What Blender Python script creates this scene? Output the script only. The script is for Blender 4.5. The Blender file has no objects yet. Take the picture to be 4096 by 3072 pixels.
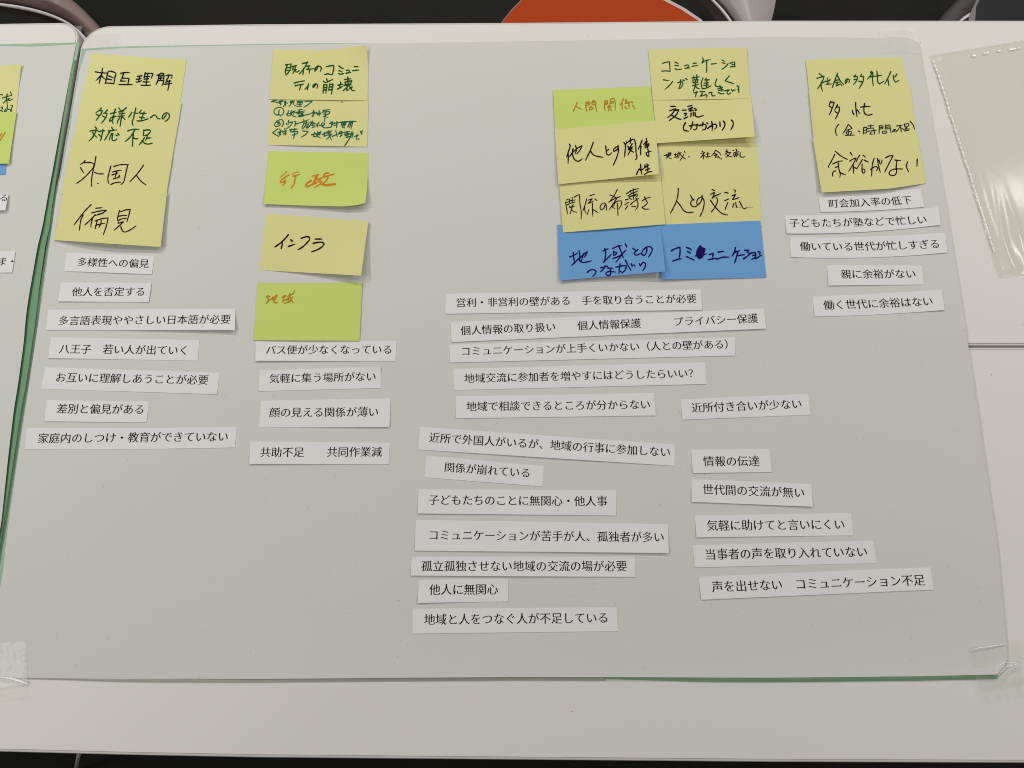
import bpy, bmesh, math, random
from mathutils import Vector, noise
random.seed(7)
SC = bpy.context.scene
COL = SC.collection

# ---------------------------------------------------------------- camera, world, lamps, exposure
TABLE_Z = 0.72                 # height of the table tops above the carpet
CAM_H = 0.874                  # camera above the table tops
FOC = 3076.0                   # focal length in pixels of a 4096 px wide picture
TILT = math.radians(14.0)
CT, ST = math.cos(TILT), math.sin(TILT)
cam_d = bpy.data.cameras.new('camera')
cam_d.sensor_width = 36.0
cam_d.lens = 36.0 * FOC / 4096.0
cam_d.clip_start, cam_d.clip_end = 0.01, 60.0
cam = bpy.data.objects.new('camera', cam_d)
cam.location = (0, 0, TABLE_Z + CAM_H)
cam.rotation_euler = (TILT, 0, 0)
COL.objects.link(cam)
SC.camera = cam

world = bpy.data.worlds.new('World'); SC.world = world; world.use_nodes = True
bg = world.node_tree.nodes['Background']
bg.inputs[0].default_value = (1.0, 0.97, 0.93, 1)
bg.inputs[1].default_value = 0.13

def lamp(x, y, sx, sy, power, z=2.62):
    d = bpy.data.lights.new('ceiling_lamp', 'AREA'); d.shape = 'RECTANGLE'
    d.size, d.size_y, d.energy = sx, sy, power
    d.color = (1.0, 0.972, 0.915)
    o = bpy.data.objects.new('ceiling_lamp', d); o.location = (x, y, z)
    COL.objects.link(o)
lamp(-1.72, -0.29, 0.30, 0.6, 13)
lamp(-1.80, 1.15, 0.30, 0.6, 14)
lamp(1.97, 1.15, 0.30, 0.6, 12.5)
lamp(1.97, -0.45, 0.30, 0.6, 10.5)
lamp(-0.75, 2.2, 1.2, 0.16, 21)
lamp(0.95, 2.2, 1.2, 0.16, 20)
SC.cycles.filter_width = 1.05

vs = SC.view_settings
vs.view_transform = 'Standard'; vs.look = 'None'; vs.exposure = 0.08; vs.gamma = 1.0
vs.use_curve_mapping = False

# ---------------------------------------------------------------- helpers
def B(px, py, z=0.0):
    """point of the plane z metres above the table tops seen at photo pixel px, py"""
    a, b = (px - 2048) / FOC, -(py - 1536) / FOC
    dx, dy, dz = a, b * CT + ST, b * ST - CT
    t = (z - CAM_H) / dz
    return Vector((dx * t, dy * t, TABLE_Z + z))
def PX(v):
    x, y, z = v[0], v[1], v[2] - TABLE_Z - CAM_H
    yc, zc = y * CT + z * ST, -y * ST + z * CT
    return 2048 + FOC * x / -zc, 1536 - FOC * yc / -zc

def link(name, verts, faces, mat, parent=None, smooth=False, origin=None, mats=None, fmat=None):
    if origin is None:
        if parent is not None: origin = parent['_o']
        else:
            xs = [v[0] for v in verts]; ys = [v[1] for v in verts]; zs = [v[2] for v in verts]
            origin = ((min(xs)+max(xs))/2, (min(ys)+max(ys))/2, min(zs))
    ox, oy, oz = origin
    me = bpy.data.meshes.new(name)
    me.from_pydata([(v[0]-ox, v[1]-oy, v[2]-oz) for v in verts], [], faces)
    me.materials.append(mat)
    for m in (mats or []): me.materials.append(m)
    if fmat:
        for p, k in zip(me.polygons, fmat): p.material_index = k
    if smooth:
        for p in me.polygons: p.use_smooth = True
    me.update()
    o = bpy.data.objects.new(name, me)
    COL.objects.link(o)
    if parent is not None: o.parent = parent
    else: o.location = origin
    o['_o'] = [ox, oy, oz]
    return o
def empty(name, loc):
    o = bpy.data.objects.new(name, None); o.location = loc; o.empty_display_size = .05
    COL.objects.link(o); o['_o'] = list(loc); return o
def tag(o, label, cat, group=None, kind=None):
    o['label'] = label
    o['category'] = cat
    if group: o['group'] = group
    if kind: o['kind'] = kind
    return o

def mat(name, col, rough=.7, spec=.3, var=0.0, vscale=20, bump=0.0, bscale=200, metallic=0.0, bdist=.001, trans=0.0):
    m = bpy.data.materials.new(name); m.use_nodes = True
    nt = m.node_tree; p = nt.nodes['Principled BSDF']
    p.inputs['Base Color'].default_value = (*col, 1)
    p.inputs['Roughness'].default_value = rough
    p.inputs['Specular IOR Level'].default_value = spec
    p.inputs['Metallic'].default_value = metallic
    if var or bump:
        tc = nt.nodes.new('ShaderNodeTexCoord')
    if var:
        n = nt.nodes.new('ShaderNodeTexNoise'); n.inputs['Scale'].default_value = vscale; n.inputs['Detail'].default_value = 5
        nt.links.new(tc.outputs['Object'], n.inputs['Vector'])
        mx = nt.nodes.new('ShaderNodeMix'); mx.data_type = 'RGBA'
        mx.inputs[6].default_value = (*[c*(1-var) for c in col], 1)
        mx.inputs[7].default_value = (*[min(1, c*(1+var)) for c in col], 1)
        nt.links.new(n.outputs['Fac'], mx.inputs[0]); nt.links.new(mx.outputs[2], p.inputs['Base Color'])
    if bump:
        n2 = nt.nodes.new('ShaderNodeTexNoise'); n2.inputs['Scale'].default_value = bscale; n2.inputs['Detail'].default_value = 6
        nt.links.new(tc.outputs['Object'], n2.inputs['Vector'])
        b = nt.nodes.new('ShaderNodeBump'); b.inputs['Strength'].default_value = bump; b.inputs['Distance'].default_value = bdist
        nt.links.new(n2.outputs['Fac'], b.inputs['Height']); nt.links.new(b.outputs['Normal'], p.inputs['Normal'])
    return m

M_TABLE = mat('white_laminate', (.78, .772, .748), .5, .36, .012, 3, .10, 900, bdist=.0003)
M_BAND = mat('edge_band_plastic', (.66, .65, .63), .40, .4)
M_PAPER = mat('poster_paper', (.69, .688, .662), .85, .12, .012, 9, .25, 7, bdist=.004)
M_STRIP = mat('copy_paper', (.82, .825, .835), .8, .15, .010, 25, .15, 300, bdist=.0003)
M_YEL = mat('yellow_note_paper', (.755, .73, .325), .85, .12, .018, 18, .15, 260, bdist=.0004)
M_LIME = mat('lime_note_paper', (.62, .74, .20), .85, .12, .018, 18, .15, 260, bdist=.0004)
M_BLUE = mat('blue_note_paper', (.168, .385, .74), .85, .12, .018, 18, .15, 260, bdist=.0004)
M_GREEN = mat('green_backing_board', (.25, .46, .27), .45, .3, .10, 60)
M_ROLL = mat('dark_green_rolled_board', (.16, .35, .17), .5, .3, .10, 60)
M_PALE = mat('pale_green_edge', (.35, .53, .38), .6, .3, .16, 160)
M_PRINT = mat('black_toner', (.004, .004, .005), .8, .04)
M_INK_K = mat('black_marker_ink', (.012, .008, .012), .85, .04)
M_INK_B = mat('blue_black_marker_ink', (.008, .012, .020), .85, .04)
M_INK_G = mat('green_marker_ink', (.010, .085, .016), .85, .04, .4, 300)
M_INK_T = mat('teal_marker_ink', (.010, .13, .085), .85, .04, .6, 180)
M_INK_O = mat('orange_marker_ink', (.66, .24, .03), .85, .04, .2, 200)
M_INK_A = mat('amber_marker_ink', (.50, .235, .02), .85, .04, .25, 200)
M_INK_N = mat('navy_marker_ink', (.014, .007, .11), .85, .04, .3, 200)
M_WHITENED_CHROME = mat('whitened_chrome', (.85, .85, .87), .35, .4)  # plain white stands in for the light reflected by the chrome stay
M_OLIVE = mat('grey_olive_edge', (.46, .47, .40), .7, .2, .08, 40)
M_CARPET = mat('dark_carpet', (.022, .022, .020), .95, .1, .55, 330, .8, 420, bdist=.004)
M_ORANGE = mat('orange_seat_plastic', (.42, .052, .009), .75, .12, .03, 40)
M_SHELL = mat('pale_grey_plastic', (.42, .38, .38), .35, .4)
M_TRAY = mat('glossy_grey_tray_plastic', (.30, .215, .205), .28, .5)
M_RIM = mat('light_tray_rim_plastic', (.70, .66, .67), .35, .4)
M_BLACK = mat('black_plastic', (.006, .006, .008), .4, .4)
M_DKGREY = mat('dark_grey_plastic', (.085, .08, .078), .35, .4)
M_CHROME = mat('chromed_steel', (.8, .8, .82), .15, .5, metallic=1.0)

def specks(m, base, scale=38, thr=.013):
    """sparse dark dust specks scattered over a sheet"""
    nt = m.node_tree; p = nt.nodes['Principled BSDF']
    src = p.inputs['Base Color'].links[0].from_socket
    tc = nt.nodes.new('ShaderNodeTexCoord')
    v = nt.nodes.new('ShaderNodeTexVoronoi'); v.inputs['Scale'].default_value = scale; v.voronoi_dimensions = '2D'
    nt.links.new(tc.outputs['Object'], v.inputs['Vector'])
    lt = nt.nodes.new('ShaderNodeMath'); lt.operation = 'LESS_THAN'; lt.inputs[1].default_value = thr
    nt.links.new(v.outputs['Distance'], lt.inputs[0])
    sep = nt.nodes.new('ShaderNodeSeparateColor'); nt.links.new(v.outputs['Color'], sep.inputs[0])
    gt = nt.nodes.new('ShaderNodeMath'); gt.operation = 'GREATER_THAN'; gt.inputs[1].default_value = .80
    nt.links.new(sep.outputs[0], gt.inputs[0])
    mu = nt.nodes.new('ShaderNodeMath'); mu.operation = 'MULTIPLY'
    nt.links.new(lt.outputs[0], mu.inputs[0]); nt.links.new(gt.outputs[0], mu.inputs[1])
    mx = nt.nodes.new('ShaderNodeMix'); mx.data_type = 'RGBA'; mx.inputs[7].default_value = (.10, .09, .08, 1)
    nt.links.new(mu.outputs[0], mx.inputs[0]); nt.links.new(src, mx.inputs[6]); nt.links.new(mx.outputs[2], p.inputs['Base Color'])
specks(M_PAPER, None)
specks(M_TABLE, None, 14, .007)

def clear_film(name, tint, gloss_rough, haze, bump=0.0, bscale=60, bdist=.001, hazecol=(.85, .85, .83), base=.055):
    m = bpy.data.materials.new(name); m.use_nodes = True; nt = m.node_tree
    for n in list(nt.nodes): nt.nodes.remove(n)
    out = nt.nodes.new('ShaderNodeOutputMaterial')
    tr = nt.nodes.new('ShaderNodeBsdfTransparent'); tr.inputs[0].default_value = (*tint, 1)
    df = nt.nodes.new('ShaderNodeBsdfDiffuse'); df.inputs[0].default_value = (*hazecol, 1)
    gl = nt.nodes.new('ShaderNodeBsdfGlossy'); gl.inputs['Roughness'].default_value = gloss_rough
    lw = nt.nodes.new('ShaderNodeLayerWeight'); lw.inputs[0].default_value = .5     # reflection stronger at a slant, the same from both sides
    pw = nt.nodes.new('ShaderNodeMath'); pw.operation = 'POWER'; pw.inputs[1].default_value = 3.0
    nt.links.new(lw.outputs['Facing'], pw.inputs[0])
    fr = nt.nodes.new('ShaderNodeMath'); fr.operation = 'MULTIPLY_ADD'; fr.inputs[1].default_value = .75; fr.inputs[2].default_value = base
    nt.links.new(pw.outputs[0], fr.inputs[0])
    a = nt.nodes.new('ShaderNodeMixShader'); a.inputs[0].default_value = haze
    nt.links.new(tr.outputs[0], a.inputs[1]); nt.links.new(df.outputs[0], a.inputs[2])
    b = nt.nodes.new('ShaderNodeMixShader')
    nt.links.new(fr.outputs[0], b.inputs[0]); nt.links.new(a.outputs[0], b.inputs[1]); nt.links.new(gl.outputs[0], b.inputs[2])
    nt.links.new(b.outputs[0], out.inputs[0])
    if bump:
        tc = nt.nodes.new('ShaderNodeTexCoord'); n2 = nt.nodes.new('ShaderNodeTexNoise'); n2.inputs['Scale'].default_value = bscale
        nt.links.new(tc.outputs['Object'], n2.inputs['Vector'])
        bp = nt.nodes.new('ShaderNodeBump'); bp.inputs['Strength'].default_value = bump; bp.inputs['Distance'].default_value = bdist
        nt.links.new(n2.outputs['Fac'], bp.inputs['Height'])
        nt.links.new(bp.outputs[0], gl.inputs['Normal']); nt.links.new(bp.outputs[0], lw.inputs['Normal'])
    return m
M_SLEEVE = clear_film('clear_plastic_film', (.945, .94, .91), .15, .03, .04, 30, .002, base=.018)
M_WELD = clear_film('welded_plastic_seam', (.93, .93, .91), .2, .9, hazecol=(1, 1, .99), base=.08)  # near-opaque white puts the clear seam's glints into its colour
M_TAPE = clear_film('clear_tape_film', (.975, .975, .965), .35, .04, .1, 60, .001, base=.012)
M_TAPE_SHINY = clear_film('scuffed_tape_film', (.96, .96, .955), .34, .12, .06, 40, .001, base=.045)

TILE = {c: (i % 4 * 1024, i // 4 * 768) for i, c in enumerate('abcdefghijklmnop')}
def T(s):
    """'f88,1365' = position read in tile f of the photo (tiles are 1024 x 768 px, read at 2.16x)"""
    if s[0] in TILE:
        ox, oy = TILE[s[0]]; x, y = s[1:].split(','); k = 1024 / 2212.0
        return ox + float(x) * k, oy + float(y) * k
    x, y = s.split(','); return float(x), float(y)
def Q(s): return [T(t) for t in s.split()]

class Patch:
    """a sheet of paper: four photo corners (TL TR BR BL), a height function, optional bowed edges"""
    def __init__(s, quad, zf, sag=(0, 0)):
        s.q, s.zf, s.sag = quad, zf, sag
    def px(s, u, v):
        (ax, ay), (bx, by), (cx, cy), (dx, dy) = s.q
        x = (1-v)*((1-u)*ax+u*bx) + v*((1-u)*dx+u*cx)
        y = (1-v)*((1-u)*ay+u*by) + v*((1-u)*dy+u*cy)
        return x, y + 4*u*(1-u)*((1-v)*s.sag[0]+v*s.sag[1])
    def uv(s, x, y):
        u = v = .5
        for _ in range(7):
            fx, fy = s.px(u, v); e = 1e-4
            ux, uy = s.px(u+e, v); vx, vy = s.px(u, v+e)
            a, c, b, d = (ux-fx)/e, (uy-fy)/e, (vx-fx)/e, (vy-fy)/e
            D = a*d-b*c or 1e-9
            rx, ry = x-fx, y-fy
            u += (d*rx-b*ry)/D; v += (-c*rx+a*ry)/D
        return u, v
    def at(s, x, y, dz=0.0):
        u, v = s.uv(x, y)
        return B(x, y, s.zf(min(1, max(0, u)), min(1, max(0, v))) + dz)
    def build(s, name, m, nu=28, nv=18, thick=.00012, single=False):
        top = []
        for j in range(nv+1):
            for i in range(nu+1):
                u, v = i/nu, j/nv; x, y = s.px(u, v); top.append(B(x, y, s.zf(u, v)))
        n = len(top); w = nu+1
        if single:
            return link(name, top, [(j*w+i, j*w+i+w, j*w+i+w+1, j*w+i+1) for j in range(nv) for i in range(nu)], m, smooth=True)
        verts = top + [p - Vector((0, 0, thick)) for p in top]
        F = []
        for j in range(nv):
            for i in range(nu):
                a = j*w+i
                F.append((a, a+w, a+w+1, a+1)); F.append((n+a, n+a+1, n+a+w+1, n+a+w))
        for i in range(nu):
            F.append((i, i+1, n+i+1, n+i)); a = nv*w+i; F.append((a, n+a, n+a+1, a+1))
        for j in range(nv):
            a = j*w; F.append((a, n+a, n+a+w, a+w)); a += nu; F.append((a, a+w, n+a+w, n+a))
        return link(name, verts, F, m, smooth=False)

def lifts(base, bl=0, br=0, bm=0, tl=0, tr=0, p=1.9, lc=0, rc=0):
    """mm: lift of bottom-left, bottom-right, bottom middle, tight curl of the top corners, of the sides"""
    def f(u, v):
        z = (v**p) * (bl*(1-u)**1.6 + br*u**1.6 + bm*4*u*(1-u))
        z += tr*(max(0, u-.55)/.45)**2*(max(0, .55-v)/.55)**2 + tl*(max(0, .45-u)/.45)**2*(max(0, .55-v)/.55)**2
        z += lc*(max(0, .3-u)/.3)**2 + rc*(max(0, u-.7)/.3)**2
        return (base + z) * .001
    return f

def catmull(pts, step):
    if len(pts) < 3:
        out = []
        (ax, ay), (bx, by) = pts[0], pts[-1]
        n = max(1, int(math.hypot(bx-ax, by-ay)/step))
        return [(ax+(bx-ax)*i/n, ay+(by-ay)*i/n) for i in range(n+1)]
    out = []; N = len(pts)
    for k in range(N-1):
        p1, p2 = pts[k], pts[k+1]
        L = math.hypot(p2[0]-p1[0], p2[1]-p1[1])
        def tang(i, seg):
            if i == 0 or i == N-1:
                d = seg; return (d[0]*.8, d[1]*.8)
            a = (pts[i][0]-pts[i-1][0], pts[i][1]-pts[i-1][1]); b = (pts[i+1][0]-pts[i][0], pts[i+1][1]-pts[i][1])
            la, lb = math.hypot(*a) or 1, math.hypot(*b) or 1
            c = (a[0]*b[0]+a[1]*b[1])/(la*lb)
            if c < .15: return (seg[0]*.9, seg[1]*.9)          # a real corner stays a corner
            t = (a[0]/la+b[0]/lb, a[1]/la+b[1]/lb); lt = math.hypot(*t) or 1
            return (t[0]/lt*L, t[1]/lt*L)
        seg = (p2[0]-p1[0], p2[1]-p1[1])
        t1, t2 = tang(k, seg), tang(k+1, seg)
        n = max(1, int(L/step))
        for i in range(n):
            s = i/n; h1 = 2*s**3-3*s*s+1; h2 = s**3-2*s*s+s; h3 = -2*s**3+3*s*s; h4 = s**3-s*s
            out.append((h1*p1[0]+h2*t1[0]+h3*p2[0]+h4*t2[0], h1*p1[1]+h2*t1[1]+h3*p2[1]+h4*t2[1]))
    out.append(pts[-1]); return out

def ink(patch, strokes, ox, oy, sc, w, m, parent, name='handwriting'):
    """pen strokes read in an enlargement of the photo (origin ox, oy, scale sc, pen width w): flat ribbons on the sheet"""
    V, F = [], []; k = 0
    for st in strokes.split(';'):
        st = st.strip()
        if not st: continue
        ww = w
        toks = st.split()
        if toks[0][0] == 'w': ww = float(toks[0][1:]); toks = toks[1:]
        pts = [tuple(float(c) for c in t.split(',')) for t in toks]
        pts = [(ox+x/sc, oy+y/sc) for x, y in pts]
        c = catmull(pts, 4.0); r = ww/sc/2*1.14; n = len(c); dz = .00016+k*2.5e-6; k += 1
        # tapering ends and a slightly uneven line, as a felt pen leaves
        L, R = [], []
        for i, (x, y) in enumerate(c):
            a, b = c[max(0, i-1)], c[min(n-1, i+1)]
            tx, ty = b[0]-a[0], b[1]-a[1]; l = math.hypot(tx, ty) or 1; nx, ny = -ty/l, tx/l
            e = min(i, n-1-i)
            rr = r*(1.0 + .10*math.sin(i*.9+k*1.7)) * (1.06 if i < n*.25 else 1.0)
            if i > n-3 and n > 5: rr *= .8
            L.append((x+nx*rr, y+ny*rr)); R.append((x-nx*rr, y-ny*rr))
        b0 = len(V)
        for (x, y) in L+R: V.append(patch.at(x, y, dz))
        for i in range(n-1): F.append((b0+i, b0+i+1, b0+n+i+1, b0+n+i))
        for end, o in ((0, -1), (n-1, 1)):
            x, y = c[end]; lx, ly = L[end]; a0 = math.atan2(ly-y, lx-x); rr = math.hypot(lx-x, ly-y)
            s = len(V); sg = 1 if o < 0 else -1
            for q in range(7):
                a = a0+sg*math.pi*q/6; V.append(patch.at(x+math.cos(a)*rr, y+math.sin(a)*rr, dz))
            F.append(tuple(range(s, s+7)))
    o = link(name, V, F, m, parent)
    return o

def text_mesh(body):
    """printed type: the built-in font with its level strokes thinned, as in a book face"""
    c = bpy.data.curves.new('type', 'FONT'); c.body = body; c.size = 1; c.resolution_u = 3
    o = bpy.data.objects.new('type', c); COL.objects.link(o)
    bpy.context.view_layer.update()
    me = bpy.data.meshes.new_from_object(o)
    V = [list(v.co) for v in me.vertices]; F = [tuple(p.vertices) for p in me.polygons]
    bpy.data.objects.remove(o); bpy.data.meshes.remove(me); bpy.data.curves.remove(c)
    cnt = {}
    for f in F:
        for a, b in zip(f, f[1:]+f[:1]):
            cnt.setdefault((min(a, b), max(a, b)), []).append((a, b))
    nrm = [[0, 0] for _ in V]
    for e, l in cnt.items():
        if len(l) == 1:
            a, b = l[0]; dx, dy = V[b][0]-V[a][0], V[b][1]-V[a][1]; L = math.hypot(dx, dy) or 1
            for q in (a, b): nrm[q][0] += dy/L; nrm[q][1] -= dx/L     # outward for counter-clockwise faces
    serif = []
    for e, l in cnt.items():                                      # small wedge at the right end of each level stroke
        if len(l) == 1:
            a, b = l[0]; dx, dy = V[b][0]-V[a][0], V[b][1]-V[a][1]
            if abs(dx) < .012 and .045 < dy < .10:
                serif.append((V[a][0], max(V[a][1], V[b][1])-TYPE_THIN_Y))
    for v, (nx, ny) in zip(V, nrm):
        L = math.hypot(nx, ny)
        if L > 1e-6:
            v[0] -= TYPE_THIN_X*nx/max(L, .6); v[1] -= TYPE_THIN_Y*ny/max(L, .6)
    for x, y in serif:
        k = len(V); V += [[x-.10, y-.004, 0], [x+.012, y-.004, 0], [x-.03, y+.055, 0]]; F.append((k, k+1, k+2))
    return V, F
TYPE_THIN_X, TYPE_THIN_Y = -.011, .008

def printed(patch, body, a, b, parent, sag=0.0, z0=.002):
    """one printed_text part per phrase (phrases stand apart by full-width blanks)"""
    n = len(body)
    em = (B(b[0], b[1], z0)-B(a[0], a[1], z0)).length/n
    def line(s):
        return B(a[0]+(b[0]-a[0])*s, a[1]+(b[1]-a[1])*s+sag*4*s*(1-s), z0)
    k = 0
    while k < n:
        if body[k] == '　': k += 1; continue
        e = k
        while e < n and body[e] != '　': e += 1
        V, F = text_mesh(body[k:e]); out = []
        for x, y, _ in V:
            s = (k+x)/n; p = line(s); t = line(s+.01)-line(s-.01); t.normalize()
            w = p + Vector((-t.y, t.x, 0))*(y-.3575)*em
            out.append(patch.at(*PX(w), .00014))
        link('printed_text', out, F, M_PRINT, parent)
        k = e
# ---------------------------------------------------------------- floor
link('floor', [(-5, -3, 0), (5, -3, 0), (5, 6, 0), (-5, 6, 0)], [(0, 1, 2, 3)], M_CARPET, origin=(0, 0, 0))
tag(bpy.data.objects['floor'], 'dark charcoal carpet floor under and beyond the white tables', 'floor', kind='structure')

# ---------------------------------------------------------------- tables
def isect(p1, p2, p3, p4):
    d1, d2 = p2-p1, p4-p3; D = d1.x*d2.y-d1.y*d2.x
    t = ((p3.x-p1.x)*d2.y-(p3.y-p1.y)*d2.x)/D
    return p1+d1*t
def rounded(poly, radii, n=9):
    """polygon (counter-clockwise, at one height) with each corner rounded"""
    out = []; N = len(poly)
    for i, p in enumerate(poly):
        r = radii[i]
        if not r: out.append(p.copy()); continue
        a, b = poly[i-1]-p, poly[(i+1) % N]-p; a.normalize(); b.normalize()
        ang = a.angle(b); d = r/math.tan(ang/2); c = p+(a+b).normalized()*(r/math.sin(ang/2))
        s, e = p+a*d-c, p+b*d-c
        for k in range(n+1):
            t = k/n; v = s.lerp(e, t); out.append(c+v.normalized()*r)
    return out
def inset(poly, d):
    out = []; N = len(poly)
    for i, p in enumerate(poly):
        a, b = p-poly[i-1], poly[(i+1) % N]-p; a.normalize(); b.normalize()
        na, nb = Vector((-a.y, a.x, 0)), Vector((-b.y, b.x, 0)); m = na+nb; m.normalize()
        out.append(p+m*(d/max(.3, m.dot(na))))
    return out
def ring_faces(a, b, n):
    return [(a+i, b+i, b+(i+1) % n, a+(i+1) % n) for i in range(n)]
def tube(pts, r, n=10):
    V, F = [], []
    for i, p in enumerate(pts):
        a, b = pts[max(0, i-1)], pts[min(len(pts)-1, i+1)]; t = (b-a).normalized()
        s = t.orthogonal().normalized(); q = t.cross(s)
        if i and V:
            pass
        for k in range(n):
            V.append(p+(s*math.cos(2*math.pi*k/n)+q*math.sin(2*math.pi*k/n))*r)
    for i in range(len(pts)-1):
        F += [(i*n+k, i*n+(k+1) % n, (i+1)*n+(k+1) % n, (i+1)*n+k) for k in range(n)]
    F += [tuple(range(n))[::-1], tuple(range((len(pts)-1)*n, len(pts)*n))]
    return V, F

def table(outline, label, legs):
    """outline counter-clockwise from above at table-top height; legs: photo-independent x, y of the four feet"""
    n = len(outline); cx = sum(p.x for p in outline)/n; cy = sum(p.y for p in outline)/n
    root = empty('folding_table', (cx, cy, 0))
    tag(root, label, 'table', 'white folding tables pushed together')
    dz = lambda P, z: [Vector((p.x, p.y, TABLE_Z+z)) for p in P]
    i3, i26, i1 = inset(outline, .0032), inset(outline, .0026), inset(outline, .0009)
    V = dz(i3, 0)+dz(i3, -.024)
    link('table_top', V, [tuple(range(n)), tuple(range(n, 2*n))[::-1]]+ring_faces(0, n, n), M_TABLE, root)
    V = dz(i3, -.0016)+dz(i26, -.0002)+dz(i1, -.0005)+dz(outline, -.002)+dz(outline, -.0255)+dz(inset(outline, .004), -.026)
    F = []
    for k in range(5): F += ring_faces(k*n, (k+1)*n, n)
    link('edge_band', V, F, M_BAND, root)
    for (x, y, fx, fy) in legs:
        V, F = tube([Vector((x, y, TABLE_Z-.0262)), Vector((x, y, .06)), Vector((fx, fy, .012))], .013, 12)
        link('leg', V, F, M_CHROME, root, smooth=True)
    return root

L1, L2 = B(313, 240), B(236, 700)              # left edge of the right-hand tables
K1, K2 = B(298, 240), B(221, 700)              # right edge of the left-hand tables
FAR = [B(463, 101.5), B(1024, 94), B(2048, 88.5), B(3072, 79.5), B(4096, 80)]
SEAM1, SEAM2 = (B(3300, 1382.6), B(4096, 1382.6)), (B(3300, 1388.2), B(4096, 1388.2))
NEAR = [B(0, 3008), B(512, 3021), B(1024, 3031), B(2048, 3040), B(3072, 3049), B(4096, 3053)]
XR = 1.10
def xat(p, q, x):
    t = (x-p.x)/(q.x-p.x); return p+(q-p)*t
fc = isect(FAR[0], FAR[1], L1, L2)
s1 = isect(SEAM1[0], SEAM1[1], L1, L2)
poly = [s1, xat(*SEAM1, XR), xat(FAR[3], FAR[4], XR), FAR[4], FAR[3], FAR[2], FAR[1], fc]
out = rounded(poly, [.02, .02, .035, 0, 0, 0, 0, .036])
y0, y1 = s1.y, fc.y
table(out, 'white table at the back right, carrying the upper half of the large poster', [
    (-.45, y0+.07, -.45, y0+.04), (-.45, y1-.07, -.45, y1-.04), (.95, y0+.07, .95, y0+.04), (.95, y1-.07, .95, y1-.04)])
s2 = isect(SEAM2[0], SEAM2[1], L1, L2)
nl = isect(NEAR[0], NEAR[1], L1, L2)
poly = [nl] + NEAR + [xat(NEAR[-2], NEAR[-1], XR), xat(*SEAM2, XR), s2]
out = rounded(poly, [.036]+[0]*6+[.036, .02, .02])
y0, y1 = nl.y, s2.y
lf = B(300, 3085, -.70)
front = table(out, 'white table at the front right, its near edge along the bottom of the picture', [
    (-.45, y0+.07, -.45, y0+.04), (-.45, y1-.07, -.45, y1-.04), (.95, y0+.07, .95, y0+.04), (.95, y1-.07, .95, y1-.04)])
# slanting chrome stay showing past the near edge, its gleam painted in white
V, F = tube([B(345, 2850, -.04), B(318, 3005, -.40), B(302, 3085, -.705)], .0030, 10)
o = link('stay_rod', V, F, M_WHITENED_CHROME, front, smooth=True)
o['label'] = 'thin chrome rod with painted white gleam slanting out below the near edge'
kf = isect(B(0, 92.5), B(247, 88.5), K1, K2)
XL = -2.0
SL1 = (s1+(K1-L1)*1.0, Vector((XL, s1.y-.004, TABLE_Z)))
k1 = isect(SL1[0], SL1[1], K1, K2)
poly = [Vector((XL, k1.y-.004, TABLE_Z)), k1, kf, xat(B(0, 92.5), B(247, 88.5), XL)]
out = rounded(poly, [.03, .02, .027, .03])
y0, y1 = k1.y, kf.y
table(out, 'white table at the back left, rounded far corner beside the gap', [
    (-.75, y0+.07, -.75, y0+.04), (-.78, y1-.07, -.78, y1-.04), (-1.85, y0+.07, -1.85, y0+.04), (-1.85, y1-.07, -1.85, y1-.04)])
k2 = k1+Vector((-.0005, -.0018, 0)); k2 = isect(k2, k2+Vector((1, 0, 0)), K1, K2)
kn = isect(NEAR[0], NEAR[0]+Vector((1, .01, 0)), K1, K2)
poly = [Vector((XL, kn.y-.01, TABLE_Z)), kn, k2, Vector((XL, k2.y-.004, TABLE_Z))]
out = rounded(poly, [.03, .036, .02, .03])
y0, y1 = kn.y, k2.y
table(out, 'white table at the front left, only a sliver of it inside the picture', [
    (-.78, y0+.07, -.78, y0+.04), (-.75, y1-.07, -.75, y1-.04), (-1.85, y0+.07, -1.85, y0+.04), (-1.85, y1-.07, -1.85, y1-.04)])

# ---------------------------------------------------------------- boards and posters
def poly_at(pl, t):
    """point at parameter 0..1 along a polyline"""
    L = [0]
    for a, b in zip(pl, pl[1:]): L.append(L[-1]+math.hypot(b[0]-a[0], b[1]-a[1]))
    d = t*L[-1]
    for i in range(len(pl)-1):
        if d <= L[i+1] or i == len(pl)-2:
            s = (d-L[i])/((L[i+1]-L[i]) or 1); a, b = pl[i], pl[i+1]
            return a[0]+(b[0]-a[0])*s, a[1]+(b[1]-a[1])*s
class Coons(Patch):
    def __init__(s, top, right, bottom, left, zf):
        s.t, s.r, s.b, s.l, s.zf = top, right, bottom, left, zf
    def px(s, u, v):
        t, b, l, r = poly_at(s.t, u), poly_at(s.b, u), poly_at(s.l, v), poly_at(s.r, v)
        c00, c10, c01, c11 = s.t[0], s.t[-1], s.b[0], s.b[-1]
        return tuple((1-v)*t[k]+v*b[k]+(1-u)*l[k]+u*r[k]
                     - ((1-u)*(1-v)*c00[k]+u*(1-v)*c10[k]+(1-u)*v*c01[k]+u*v*c11[k]) for k in (0, 1))
sm = lambda e0, e1, x: (lambda t: t*t*(3-2*t))(min(1, max(0, (x-e0)/(e1-e0))))

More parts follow.
